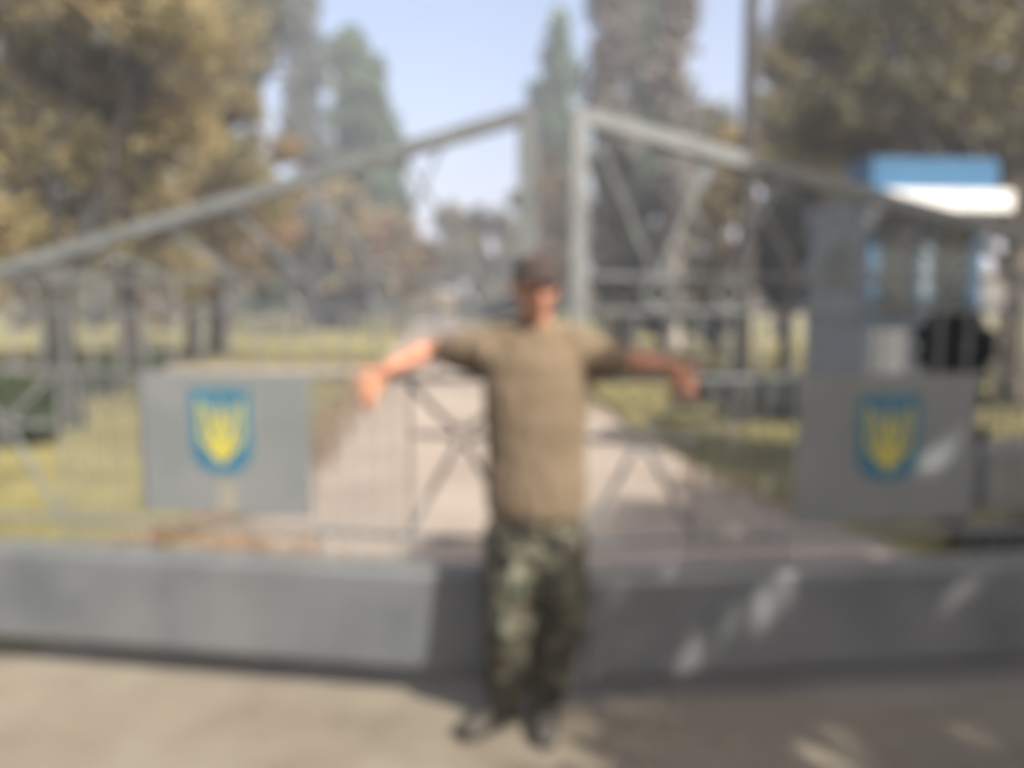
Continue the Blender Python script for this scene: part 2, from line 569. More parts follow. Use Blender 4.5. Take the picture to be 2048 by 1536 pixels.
tree('tall_tree', 'tall grey green tree whose crown tip leans into the sky at upper left', bp(430, 24), 6.0,
     cl_at([(470, 40, 80), (540, 30, 50), (490, 120, 60), (420, -40, 110), (540, -60, 80), (440, 200, 60), (520, 90, 40)], 24),
     900, .15, 'lf_grey', .22, 24)
# poplars at the left of the sky gap
poplar('leftmost tall poplar with thin grey green top rising past the frame', 628, 46, -190, 105, 'lf_grey', 31, per=330, dens=1.0)
poplar('full green poplar with rounded top left of the sky gap', 722, 52, 70, 150, 'lf_poplar', 32, blunt=True, per=560)
poplar('short dark poplar at the right edge of the green poplar', 790, 58, 250, 95, 'lf_poplar', 33, per=300)
poplar('slim pointed green poplar standing in the gap between the two gate leaves', 1112, 56, 40, 135, 'lf_poplar', 34, per=560)
# taller twiggy poplars at the right of it
poplar('tall thin leaved poplar with grey brown twigs right of the gate posts', 1212, 32, -500, 120, 'lf_bare', 35, per=330, size=.2, bark='bark')
poplar('tall dark green poplar behind the right gate leaf', 1275, 35, -450, 110, 'lf_poplar', 36, per=420, size=.24)
poplar('tall poplar with a pale beige trunk showing through thin leaves', 1345, 26, -560, 130, 'lf_bare', 37, per=210, size=.17, bark='bark_pale', trunk=.3)
poplar('hazy grey poplar beside the bare dark trunk at upper right', 1560, 34, -400, 120, 'lf_bare', 38, per=260, size=.22)
# slim dark trunk right of the road
tree('slim_tree', 'slim dark tree trunk rising straight past the top of the picture right of the road', bp(1487, 10.2), 6.2,
     cl_at([(1500, -260, 90), (1450, -380, 110), (1560, -340, 100), (1500, -480, 120)], 10.2), 900, .08, 'lf_olive', .115, 39, 'bark_dark')
# olive crowns at the upper right
tree('olive_tree', 'large olive green tree hanging over the sentry booth from the right edge', bp(2035, 12), 2.6,
     cl_at([(1660, 60, 100), (1780, 20, 130), (1920, 30, 150), (2060, 60, 150), (1700, 170, 100), (1840, 170, 120), (1980, 200, 130), (2120, 220, 140),
            (1640, 270, 75, 1), (1750, 280, 90, 1), (1880, 300, 110, 1.2), (2040, 340, 110, 1), (2120, 440, 110), (1800, -120, 180), (2000, -150, 200), (2200, 0, 200), (2060, 520, 60, 1.5)], 12.5),
     1500, .09, 'lf_olive', .16, 40)
tree('olive_tree', 'lower olive tree with yellowing leaves left of the booth roof', bp(1650, 19), 3.0,
     cl_at([(1580, 230, 80), (1640, 320, 90), (1540, 330, 60), (1720, 300, 90, 1), (1620, 420, 80), (1560, 130, 40), (1700, 420, 90), (1610, 520, 70, .5)], 19),
     1200, .12, 'lf_olive', .18, 41)
# shaded thicket behind the right gate leaf
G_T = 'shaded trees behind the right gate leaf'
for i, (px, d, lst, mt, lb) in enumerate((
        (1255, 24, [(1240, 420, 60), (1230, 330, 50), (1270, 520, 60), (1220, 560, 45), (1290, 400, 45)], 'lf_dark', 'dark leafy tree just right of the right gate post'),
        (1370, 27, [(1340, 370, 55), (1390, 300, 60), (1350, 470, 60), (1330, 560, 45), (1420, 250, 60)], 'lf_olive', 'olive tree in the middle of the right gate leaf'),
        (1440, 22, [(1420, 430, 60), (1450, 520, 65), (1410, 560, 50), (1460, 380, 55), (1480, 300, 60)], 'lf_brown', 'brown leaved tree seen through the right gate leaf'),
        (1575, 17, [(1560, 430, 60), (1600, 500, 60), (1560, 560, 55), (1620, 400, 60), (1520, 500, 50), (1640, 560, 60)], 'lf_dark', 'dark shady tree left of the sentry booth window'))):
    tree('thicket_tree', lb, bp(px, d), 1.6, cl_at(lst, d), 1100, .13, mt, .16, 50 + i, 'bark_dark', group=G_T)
# distant trees closing the avenue
G_D = 'distant trees closing the avenue'
for i, (px, d, lst, mt, lb) in enumerate((
        (920, 60, [(900, 440, 40), (950, 450, 40), (920, 500, 55), (880, 540, 45), (960, 540, 50)], 'lf_olive', 'round distant olive tree just left of the man'),
        (1010, 66, [(1000, 450, 36), (1030, 500, 45), (990, 550, 40), (1035, 400, 22)], 'lf_olive', 'distant yellowish tree right behind the left gate post'),
        (1110, 44, [(1105, 370, 34), (1110, 440, 42), (1105, 520, 45), (1130, 560, 40), (1100, 320, 20)], 'lf_gold', 'golden brown tree under the slim pointed poplar'),
        (800, 40, [(790, 470, 55), (830, 520, 45), (770, 530, 50), (800, 560, 45)], 'lf_gold', 'rusty orange tree below the tall green poplars'),
        (700, 42, [(690, 400, 50), (720, 470, 50), (670, 480, 45), (700, 540, 50), (650, 550, 45)], 'lf_brown', 'brownish tree at the foot of the poplars'),
        (600, 34, [(600, 470, 50), (560, 500, 40), (630, 520, 45), (600, 550, 50)], 'lf_dark', 'dark green tree left of the poplars behind the lattice'),
        (870, 72, [(860, 510, 30), (890, 550, 30), (840, 560, 28)], 'lf_dark', 'small dark distant tree at the end of the road'))):
    tree('distant_tree', lb, bp(px, d), 2.2, cl_at(lst, d), 900, .3 if d > 38 else .22, mt, .2, 60 + i, 'bark', group=G_D)


# shrubs
def shrub(name, label, lst, d, per, size, mat, seed, group=None, zmin=.04):
    cl = cl_at(lst, d)
    cx = sum(c[0] for c in cl) / len(cl); cy = sum(c[1] for c in cl) / len(cl)
    rng = np.random.default_rng(seed)
    root = tag(empty(name, (cx, cy, 0)), label, 'shrub', group)
    mb = MB()
    loc = [(c[0] - cx, c[1] - cy, c[2]) + tuple(c[3:]) for c in cl]
    for c in loc:
        for q in range(2):
            branch(mb, (rng.normal() * .05, rng.normal() * .05, -.02), Vector(c[:3]) + Vector(rng.normal(size=3)) * c[3] * .3, .02, .006, rng, 4, 5)
    mb.build('stems', M['bark_dark'], root, True)
    P = clump_pts(loc, per, rng)
    P = P[P[:, 2] > zmin]
    cards('foliage', P, size, M[mat], root, seed)
    return root


shrub('shrub', 'dark green shrub behind the left end of the gate by the thick trunk', [(20, 800, 60), (60, 840, 55, -.3), (-40, 820, 80), (80, 770, 40)], 9, 1500, .06, 'lf_shrub', 71)
shrub('shrub', 'low grey green shrub between the left trunks above the emblem panel', [(190, 760, 40), (230, 740, 35), (170, 790, 35), (300, 730, 25)], 13, 1200, .07, 'lf_shrub', 72)
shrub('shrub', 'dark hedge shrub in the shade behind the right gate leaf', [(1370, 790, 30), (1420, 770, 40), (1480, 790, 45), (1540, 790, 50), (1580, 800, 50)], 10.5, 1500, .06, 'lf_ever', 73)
shrub('shrub', 'green bush on the lawn far behind the lattice of the left gate leaf', [(540, 570, 30), (520, 600, 30), (565, 590, 28)], 38, 800, .2, 'lf_poplar', 74)
for i, (px, mt, lb) in enumerate(((40, 'lf_brown', 'brown bushy thicket at far left beyond the lawn'), (190, 'lf_olive', 'olive bushy thicket between the two left trunks beyond the lawn'),
                                  (320, 'lf_gold', 'golden bushy thicket beyond the lawn, seen above the left emblem panel'), (450, 'lf_olive', 'olive bushy thicket beyond the lawn, right of the third left trunk'),
                                  (660, 'lf_dark', 'dark bushy thicket at the foot of the tall left poplars'))):
    shrub('bush', lb, [(px - 45, 600, 36), (px + 5, 580, 42), (px + 55, 598, 38), (px, 625, 34), (px + 35, 560, 30)], 44, 650, .3, mt, 90 + i, 'bushy thickets at the far side of the lawn')
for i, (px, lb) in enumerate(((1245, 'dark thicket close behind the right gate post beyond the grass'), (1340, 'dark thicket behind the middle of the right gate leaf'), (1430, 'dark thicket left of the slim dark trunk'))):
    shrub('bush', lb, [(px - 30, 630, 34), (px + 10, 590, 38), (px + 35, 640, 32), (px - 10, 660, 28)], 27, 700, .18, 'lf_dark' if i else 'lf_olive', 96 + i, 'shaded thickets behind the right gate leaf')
shrub('shrub', 'low dark shrub beside the far end of the road, over the shoulder of the man', [(950, 612, 24), (985, 616, 26), (1012, 610, 22)], 58, 900, .3, 'lf_ever', 75)
shrub('evergreen_shrub', 'round blackish evergreen shrub in front of the sentry booth', [(1900, 670, 55), (1945, 690, 48), (1885, 715, 42), (1930, 740, 42), (1920, 650, 42), (1950, 800, 22), (1950, 870, 18)], 5.6, 2300, .035, 'lf_ever', 76)
shrub('evergreen_shrub', 'low blackish ground shrub at the right end of the gate', [(1990, 1080, 36), (2060, 1070, 44), (1930, 1085, 26), (2120, 1060, 50)], 5.0, 1800, .03, 'lf_ever', 77)

# trees behind the photographer that shade the right side: clumps placed along the sun's rays
# open places in the crown: where the sun's rays through them reach the ground
GAPS = [(.68, 3.32, .15), (.56, 3.2, .11), (1.5, 3.45, .09), (.18, 3.45, .08), (1.13, 2.68, .17), (1.45, 2.86, .08), (1.68, 2.80, .10), (.62, 2.92, .07), (.8, 2.74, .07), (.95, 3.1, .06), (1.25, 3.0, .05),
        (1.9, 2.95, .06), (.35, 3.75, .08), (1.0, 4.6, .10), (1.5, 5.4, .12), (2.3, 4.9, .10), (2.6, 6.2, .14), (.95, 3.9, .08), (.42, 3.3, .05), (1.25, 3.6, .05)]
def shade_tree(name, label, base, lst, per, size, seed):
    cl = []
    for gx, gy, h, r, *wt in lst:
        t = h / SV.z
        cl.append((gx + SV.x * t, gy + SV.y * t, h, r, r, r * .8, *(wt or [max(1, r * r * 1.3)])))
    return tree(name, label, base, 2.6, cl, per, size, 'lf_olive', .17, seed, gaps=GAPS)


shade_tree('shade_tree', 'leafy tree behind the photographer shading the right gate leaf', (5.6, -1.6, 0),
           [(1.15, 2.6, 5.0, .75), (1.3, 4.2, 5.6, .85), (1.35, 5.4, 6.0, .75), (2.2, 3.0, 4.8, 1.0), (2.4, 4.6, 5.4, 1.0), (2.3, 6.2, 6.2, .8), (1.9, 1.6, 4.4, .85),
            (3.4, 2.4, 4.6, 1.1), (3.5, 4.0, 5.2, 1.1), (3.5, 5.8, 5.8, 1.0), (.75, 4.9, 6.4, .4), (.1, 4.6, 7.0, .35), (-.35, 4.75, 7.2, .3), (2.9, 7.1, 6.6, .55), (1.6, .9, 4.2, .9), (1.0, 1.9, 4.0, .7), (2.6, 1.2, 3.8, 1.0), (1.5, 3.2, 6.6, .8), (2.6, 2.4, 6.8, 1.1), (3.2, 4.4, 7.4, 1.2), (2.0, 5.2, 7.8, .8), (3.6, 1.0, 4.0, 1.0), (.62, 3.8, 5.2, .5, .45), (.34, 3.45, 5.5, .42, .4), (.7, 3.4, 5.6, .4, .4), (-.02, 3.05, 4.2, .17, .10), (-.16, 3.25, 4.4, .15, .08), (-.56, 3.95, 5.6, .14, .09), (-.42, 4.05, 5.5, .12, .06), (2.5, 7.5, 6.4, .6), (4.6, 1.6, 5.0, 1.4), (5.4, 2.6, 6.5, 1.6), (4.4, .2, 5.0, 1.5), (2.6, -.4, 5.6, 1.5)], 2600, .085, 81)
shade_tree('shade_tree', 'second leafy tree behind the photographer shading the sentry booth', (10.2, .8, 0),
           [(4.3, 5.2, 5.0, 1.2), (4.2, 6.9, 5.4, 1.0), (5.5, 6.2, 5.2, 1.2), (5.6, 4.4, 4.8, 1.2), (3.6, 8.0, 6.2, .7), (4.8, 3.0, 4.6, 1.1), (6.8, 5.4, 5, 1.2), (4.9, 8.2, 6.0, .8)], 1700, .1, 82)

rs = np.random.default_rng(77)
for lb, (bx, by), zc, rr in (('added wide tree behind the photographer to the left, blocking skylight', (-7, -6.5), 6.4, (4.6, 3.6, 4.6)),
                             ('added wide tree straight behind the photographer, blocking skylight', (-1, -9), 6.8, (4.6, 3.4, 4.8)),
                             ('added wide tree behind the photographer to the far right, blocking skylight', (7.5, -8.5), 6.2, (4.6, 3.6, 4.0))):  # unseen crowns added behind the camera to cut skylight and deepen the shade
    tree('sky_screen_tree', lb, (bx, by, 0), 2.8, crown((bx, by, zc), rr, 20, rs, .5), 1400, .2, 'lf_olive', .2, int(abs(bx) * 10), group='unseen trees added behind the photographer to cut skylight')

# far-off wood that closes the view between the trunks
wood = []
for k in range(230):
    x = rs.uniform(-75, 75)
    if -17 < x < -3 and False: continue
    y = rs.uniform(78, 110)
    h = rs.uniform(2.5, 5.5) * (.6 if -14 < x < -2 else 1)
    wood.append((x, y, h * .55, 2.6, 2.4, h * .55))
Pw = clump_pts(wood, 190, rs)
tag(cards('far_wood', Pw[Pw[:, 2] > 0], .55, M['lf_brown'], None, 8), 'low brown wood far behind the trees and lawn', 'wood', kind='stuff')

# grass, fallen leaves
rg = np.random.default_rng(3)
def scatter(n, x0, x1, y0, y1, keep, pw=1.6):
    y = y0 + (y1 - y0) * rg.uniform(0, 1, n) ** pw
    x = rg.uniform(x0, x1, n) * 1.0
    m_ = keep(x, y)
    return x[m_], y[m_]


def grass():
    x, y = scatter(150000, -20, 20, 3.5, 26, lambda x, y: ((x < roadx(y, lx) - .05 - np.clip(5.9 - y, 0, 3) * .75) | (x > roadx(y, rx) + .05 + np.clip(5.6 - y, 0, 3) * .9)) & (y > 3.7) & (rg.uniform(0, 1, len(x)) < np.where(x > 0, 1, np.clip((y - 5) / 8, .3, 1))) & ~((y > 17.2) & (y < 19) & (x < -2)) & (abs(x) < y * 1.5 + 1))
    n = len(x)
    h = rg.uniform(.03, .09, n) * (1 + .5 * np.sin(x * 2) * np.cos(y * 1.7))
    a = rg.uniform(0, 6.28, n)
    wd = rg.uniform(.004, .009, n) * (1 + y * .12)
    lean = rg.normal(size=(n, 2)) * .03
    V = np.empty((n, 3, 3))
    V[:, 0] = np.stack([x - np.cos(a) * wd, y - np.sin(a) * wd, np.full(n, -.01)], 1)
    V[:, 1] = np.stack([x + np.cos(a) * wd, y + np.sin(a) * wd, np.full(n, -.01)], 1)
    V[:, 2] = np.stack([x + lean[:, 0], y + lean[:, 1], h], 1)
    me = bpy.data.meshes.new('grass')
    me.vertices.add(n * 3); me.vertices.foreach_set('co', V.reshape(-1).astype(np.float32))
    me.loops.add(n * 3); me.loops.foreach_set('vertex_index', np.arange(n * 3, dtype=np.int32))
    me.polygons.add(n); me.polygons.foreach_set('loop_start', np.arange(0, n * 3, 3, dtype=np.int32))
    me.update(calc_edges=True)
    tag(link('grass', me, M['lf_grass']), 'dry yellow green grass on both sides of the road', 'grass', kind='stuff')


grass()
pts = []
for k in range(5200):
    t = rg.uniform(0, 1) ** 1.5
    y = 4.2 + t * 16
    edge = roadx(y, lx) - max(0, 5.9 - y) * .75
    pts.append((edge + rg.normal() * .16 - .05, y, .012 + rg.uniform(0, .02)))
for k in range(500):
    y = 6 + rg.uniform(0, 1) * 12
    pts.append((roadx(y, rx) + rg.normal() * .15, y, .012 + rg.uniform(0, .02)))
for k in range(420):
    pts.append((rg.normal() * .3 - 1.75 , rg.uniform(4.3, 5.3), .012 + rg.uniform(0, .02)))
small = np.array([(rg.uniform(-2.2, 2.2), rg.uniform(1.8, 3.2), .012) for k in range(70)])
tag(cards('fallen_leaves', np.array(pts), .04, M['lf_fallen'], None, 5, flat=.85), 'orange brown fallen leaves along the road edge', 'leaves', kind='stuff')
tag(cards('fallen_leaves', small, .022, M['lf_brown'], None, 6, flat=.85), 'few small dry leaves on the ground before the gate', 'leaves', kind='stuff')


# ------------------------------------------------------------------ the gate
def interp_beam(u, left_):
    return (2.25 - .25 * u) if left_ else (2.238 - .238 * u)


def leaf(side):
    """one gate leaf, meeting stile at the origin, running outwards to u = 2.46"""
    L_ = side < 0
    o = empty('gate_leaf', (.055, 2.985, 0) if L_ else (.238, 2.955, 0), math.atan(-.168) if L_ else math.atan(.1148))
    tag(o, 'left leaf of the silver gate, in full sun, with a sunlit grey emblem panel' if L_ else
        'right leaf of the silver gate, its outer half and emblem panel in tree shade', 'gate leaf', 'two leaves of the silver gate')
    W = 2.46
    X = lambda u: side * u
    zb, zs = .115, .535
    def pt(u, z, y=0): return Vector((X(u), y, z))
    bm_ = lambda u: interp_beam(u, L_)
    # frame of square tube
    m = MB()
    m.bar(pt(0, zb), pt(0, bm_(0) + .02), .06, .05)
    m.build('stile', M['silver'], o, bevel=.004)
    m = MB()
    m.bar(pt(W, zb), pt(W, bm_(W) + .02), .06, .05)
    m.build('stile', M['silver'], o, bevel=.004)
    m = MB()
    m.bar(pt(.032, bm_(.032) - .002), pt(W - .032, bm_(W - .032)), .055, .046)
    m.build('top_rail', M['silver'], o, bevel=.004)
    for z, t in ((1.665, .017), (1.54, .015), (1.285, .019), (.665, .020)):
        m = MB(); m.bar(pt(.031, z), pt(W - .031, z), t, .024); m.build('rail', M['silver'], o, bevel=.003)
    m = MB(); m.bar(pt(.031, zs + .012), pt(W - .031, zs + .012), .03, .03); m.bar(pt(.031, zb + .015), pt(W - .031, zb + .015), .03, .03)
    m.build('sheet_frame', M['silver'], o, bevel=.003)
    # bottom sheet, slightly buckled
    nx, nz = 60, 10
    vs, fs = [], []
    for j in range(nz + 1):
        for i in range(nx + 1):
            u = .032 + (W - .064) * i / nx
            z = zb + .002 + (zs - zb - .006) * j / nz
            e = math.sin(math.pi * j / nz)
            y = -.018 + .009 * e * (math.sin(u * 5.3 + 1) + .6 * math.sin(u * 11 + z * 9)) * .5
            vs.append((X(u), y, z))
    for j in range(nz):
        for i in range(nx):
            a = j * (nx + 1) + i
            q = (a, a + 1, a + nx + 2, a + nx + 1)
            fs.append(q if side > 0 else tuple(reversed(q)))
    me = bpy.data.meshes.new('bottom_sheet'); me.from_pydata(vs, [], fs); me.update()
    so = link('bottom_sheet', me, M['sheet'], o, True)
    md = so.modifiers.new('solid', 'SOLIDIFY'); md.thickness = .002
    # upright bars
    def bar(a, b, y=0, w_=.013): m = MB(); m.bar(a, b, w_, .011); m.build('bar', M['silver'], o)
    us = [.46 + .072 * i for i in range(6)] + [1.60 + .072 * i for i in range(6)]
    for u in us:
        bar(pt(u, zs + .028), pt(u, .651))
        bar(pt(u, .679), pt(u, 1.27))
    k = 0
    u = .10
    while u < W - .05:
        bar(pt(u, 1.296), pt(u, 1.531), 0, .009)
        u += .121
    # star fields with a ring at the heart
    for u0, u1, uc in ((.032, .46, .25), (1.99, W - .032, 2.22)):
        zc = 1.065
        m = MB()
        r = .04
        for eu, ez in ((u0, 1.265), (u1, 1.265), (u0, .68), (u1, .68), (u0, zc), (u1, zc)):
            v = Vector((eu - uc, ez - zc)).normalized()
            if ez == zc and eu == u1 and u0 < 1: v = Vector((1, 0))
            m.bar(pt(uc + v.x * r, zc + v.y * r), pt(eu, ez), .019, .012)
        m.build('star_brace', M['silver'], o)
        m = MB()
        ring(m, X(uc), 0, zc, .036, .008)
        m.build('ring', M['silver'], o, True)
        bar(pt(u1, .679), pt(u1, 1.27))
    # lattice under the top rail and a row of rings between the two rails
    nodes = [.17, .55, .87, 1.15, 1.46, 1.77, 2.10] if L_ else [.30, .57, .86, 1.15, 1.45, 1.75, 2.08]
    for i, u in enumerate(nodes):
        m = MB(); ring(m, X(u), 0, 1.6025, .048, .0065); m.build('ring', M['silver'], o, True)
        up = u + (.29 if L_ else .19)
        if up < W - .06:
            zt = bm_(up) - .03
            m = MB(); m.bar(pt(u + .01, 1.678), pt(up, zt), .014, .012); m.build('lattice_bar', M['silver'], o)
        dn = u - (.22 if L_ else .24)
        if dn > .03 and (i < 3 or not L_):
            zt = bm_(dn) - .03
            m = MB(); m.bar(pt(u - .01, 1.678, .016), pt(dn, zt, .016), .010, .012); m.build('lattice_bar', M['silver'], o)
    # emblem panel
    a, b = (.85, 1.575)
    m = MB()
    m.box(min(X(a), X(b)), max(X(a), X(b)), -.022, -.016, .72, 1.297)
    sp = m.build('emblem_panel', M['bpanel'], o, bevel=.001)
    if L_: tag(sp, 'sunlit grey emblem panel')
    else: tag(sp, 'shaded grey emblem panel')
    cx, cz = (X(1.225), 1.07) if L_ else (X(1.225), 1.06)
    def shape(w_, t_, b_):
        pts = [(-w_, t_), (w_, t_), (w_, -b_ * .45)]
        for q in range(1, 8):
            an = q / 8 * math.pi
            pts.append((w_ * math.cos(an), -b_ * .45 - b_ * .55 * math.sin(an) ** .9))
        pts.append((-w_, -b_ * .45))
        return [(cx + x, cz + z) for x, z in pts]
    m = MB(); m.prism(list(reversed(shape(.1355, .1665, .1865))), -.0240, -.0222); m.build('shield_border', M['yellow'], sp)
    m = MB(); m.prism(list(reversed(shape(.133, .164, .184))), -.0252, -.0238); m.build('shield', M['blue'], sp)
    m = MB(); trident(m, cx, cz - .138, .104, -.0258); m.build('trident', M['yellow'], sp)
    if L_:
        m = MB(); m.box(cx - .02, cx + .05, -.0228, -.0222, .735, .855); m.build('worn_patch', M['stain'], sp)
    # hinges and feet on the outer stile, a drop bolt on the meeting stile
    for z in (.35, 1.35):
        m = MB(); m.tube([pt(W + .045, z - .06), pt(W + .045, z + .06)], [.02, .02], 12); m.build('hinge', M['rust'], o, True)
    return o


def ring(m, x, y, z, r, t, n=22, k=7):
    vs, fs = [], []
    for i in range(n):
        a = 2 * math.pi * i / n
        for j in range(k):
            b = 2 * math.pi * j / k
            rr = r + t * math.cos(b)
            vs.append((x + rr * math.cos(a), y + t * math.sin(b), z + rr * math.sin(a)))
    for i in range(n):
        for j in range(k):
            fs.append((i * k + j, i * k + (j + 1) % k, ((i + 1) % n) * k + (j + 1) % k, ((i + 1) % n) * k + j))
    m.add(vs, fs)


def trident(m, cx, cz, s, y):
    """the three pronged sign in flat strokes, each a hair proud of the last"""
    kk = [0]
    def stroke(pts, ws):
        kk[0] += 1
        yy = y - kk[0] * .0003
        n = len(pts)
        Lf, Rt = [], []
        for i in range(n):
            p = Vector(pts[i]); a = Vector(pts[max(i - 1, 0)]); b = Vector(pts[min(i + 1, n - 1)])
            t = (b - a).normalized(); q = Vector((-t.y, t.x)) * (ws[i] / 2 * .74)
            Lf.append(p + q); Rt.append(p - q)
        vs = [(cx + s * p.x, yy, cz + s * p.y) for p in Lf + Rt] + [(cx + s * p.x, y + .0008, cz + s * p.y) for p in Lf + Rt]
        fs = []
        for i in range(n - 1):
            fs.append((i, i + 1, n + i + 1, n + i))
        o_ = 2 * n
        for i in range(n - 1):
            fs += [(i, o_ + i, o_ + i + 1, i + 1), (n + i, n + i + 1, o_ + n + i + 1, o_ + n + i)]
        m.add(vs, fs)
    for sx in (1, -1):
        stroke([(sx * .86, 2.45), (sx * .82, 2.1), (sx * .80, 1.5), (sx * .80, .95), (sx * .66, .70), (sx * .35, .5), (sx * .08, .3)], [.10, .24, .24, .24, .24, .24, .20])
        stroke([(sx * .78, 2.35), (sx * .55, 2.0), (sx * .50, 1.5), (sx * .38, 1.15), (sx * .2, .85), (sx * .12, .45)], [.06, .16, .18, .18, .2, .2])
        stroke([(sx * .12, 1.9), (sx * .2, 1.4), (sx * .34, 1.0), (sx * .42, .62)], [.12, .18, .2, .2])
    stroke([(0, 2.5), (0, 2.15), (0, 1.7), (0, 1.1), (0, .5), (0, -.1)], [.04, .22, .30, .22, .34, .05])
    stroke([(-.8, .88), (.8, .88)], [.17, .17])
    stroke([(-.42, .42), (0, .15), (.42, .42)], [.25, .42, .25])


leaf(-1)
leaf(1)


def gate_post(x, y, label):
    o = tag(empty('gate_post', (x, y, 0)), label, 'gate post', 'steel posts carrying the gate')
    m = MB(); m.box(-.06, .06, -.06, .06, -.1, 2.0); m.build('shaft', M['silver'], o, bevel=.006)
    m = MB(); m.box(-.07, .07, -.07, .07, 2.002, 2.02); m.ball((0, 0, 2.06), .045, .045, .05); m.build('cap', M['silver'], o)


gate_post(-2.52, 3.435, 'steel gate post carrying the left leaf just outside the frame')
gate_post(2.83, 3.26, 'steel gate post carrying the right leaf just outside the frame')


# ------------------------------------------------------------------ sentry booth and what stands by it
def booth():
    d0 = 6.8
    c = at(1733, 600, d0)
    o = tag(empty('sentry_booth', (c.x, c.y, 0), R(5.5)), 'small grey sentry booth with bright blue and white roof edge behind the right gate leaf', 'booth')
    Wd, Dp = 1.02, 1.12
    z_sill = at(1745, 650, d0).z
    z_top = 2.36
    # local axes: x along the front, y away from us
    m = MB(); m.box(0, Wd, 0, Dp, .08, z_sill); m.build('lower_wall', M['booth'], o, bevel=.005)
    m = MB(); m.box(-.04, Wd + .04, -.04, Dp + .04, -.05, .078); m.build('plinth', M['concrete'], o)
    m = MB(); m.box(.04, Wd - .04, .04, Dp - .04, z_sill + .002, z_sill + .02)
    m.box(.04, Wd - .04, Dp - .05, Dp - .03, z_sill + .02, z_top - .12); m.build('inner_wall', M['booth'], o)
    for x, y in ((0, 0), (Wd - .07, 0), (0, Dp - .07), (Wd - .07, Dp - .07), (Wd * .47, 0)):
        m = MB(); m.box(x, x + .07, y, y + .07, z_sill + .002, z_top - .12)
        m.build('corner_post', M['frame_blue'] if x != Wd * .47 else M['booth'], o, bevel=.003)
    m = MB(); m.box(0, Wd, 0, Dp, z_top - .118, z_top); m.build('head_band', M['booth'], o)
    # front windows (two), side window
    def window(x0, x1, y0, y1, side_):
        f = MB(); t = .035
        if not side_:
            f.box(x0, x1, y0, y1, z_sill + .025, z_sill + .06); f.box(x0, x1, y0, y1, z_top - .16, z_top - .125)
            f.box(x0, x0 + t, y0, y1, z_sill + .06, z_top - .16); f.box(x1 - t, x1, y0, y1, z_sill + .06, z_top - .16)
        else:
            f.box(x0, x1, y0, y1, z_sill + .025, z_sill + .06); f.box(x0, x1, y0, y1, z_top - .16, z_top - .125)
            f.box(x0, x1, y0, y0 + t, z_sill + .06, z_top - .16); f.box(x0, x1, y1 - t, y1, z_sill + .06, z_top - .16)
        fo = f.build('window', M['frame_blue'], o)
        g = MB()
        if not side_: g.box(x0 + t, x1 - t, (y0 + y1) / 2 - .003, (y0 + y1) / 2 + .003, z_sill + .06, z_top - .16)
        else: g.box((x0 + x1) / 2 - .003, (x0 + x1) / 2 + .003, y0 + t, y1 - t, z_sill + .06, z_top - .16)
        g.build('pane', M['glass'], fo)
    window(.072, Wd * .47 - .002, .015, .05, False)
    window(Wd * .47 + .072, Wd - .072, .015, .05, False)
    m = MB(); m.box(.012, .05, .072, Dp - .072, z_sill + .022, z_top - .12); m.build('side_wall', M['booth'], o)
    m = MB(); m.box(.004, .0115, .30, Dp - .30, z_sill + .30, z_top - .30); m.build('side_hatch', M['dull_booth'], o, bevel=.002)
    window(Wd - .05, Wd - .015, .072, Dp - .072, True)
    # roof: white slab under a blue parapet
    zb_, zt_ = at(1745, 378, d0).z, at(1745, 319, d0).z
    m = MB(); m.box(-.0, Wd + .07, -.24, -.004, z_top - .06, zb_ - .032); m.build('canopy', M['white'], o, bevel=.006)
    m = MB(); m.box(-.02, Wd + .02, .0, Dp + .02, z_top + .002, zb_ - .05); m.build('roof_slab', M['booth'], o, bevel=.006)
    m = MB(); m.box(-.07, Wd + .01, -.12, .30, zb_ - .028, zt_); m.build('roof_fascia', M['booth_blue'], o, bevel=.006)
    # white notice on the front wall, lamp at the corner
    n = MB(); n.box(.06, .36, -.012, -.002, z_sill - .47, z_sill - .05); n.build('notice_board', M['dull_white'], o, bevel=.003)
    l = MB(); l.tube([(-.03, -.06, z_top - .17), (-.03, -.06, z_top - .08)], [.055, .045], 14); l.ball((-.03, -.06, z_top - .18), .055, .055, .035)
    l.bar((-.03, -.05, z_top - .12), (-.03, .01, z_top - .12), .02, .02, (0, 0, 1)); l.build('corner_lamp', M['dull_white'], o, True)


booth()
o = tag(empty('concrete_block', at(2040, 600, 6.2)), 'pale concrete block on the verge right of the sentry booth', 'block')
o.location.z = 0
m = MB(); m.box(-.32, .45, -.25, .3, -.02, .46); m.build('body', M['concrete'], o, bevel=.02)
m = MB(); m.tube([(-.1, .02, .462), (-.1, .02, .50), (.2, .02, .50), (.2, .02, .462)], [.008] * 4, 8); m.build('lifting_loop', M['rust'], o, True)


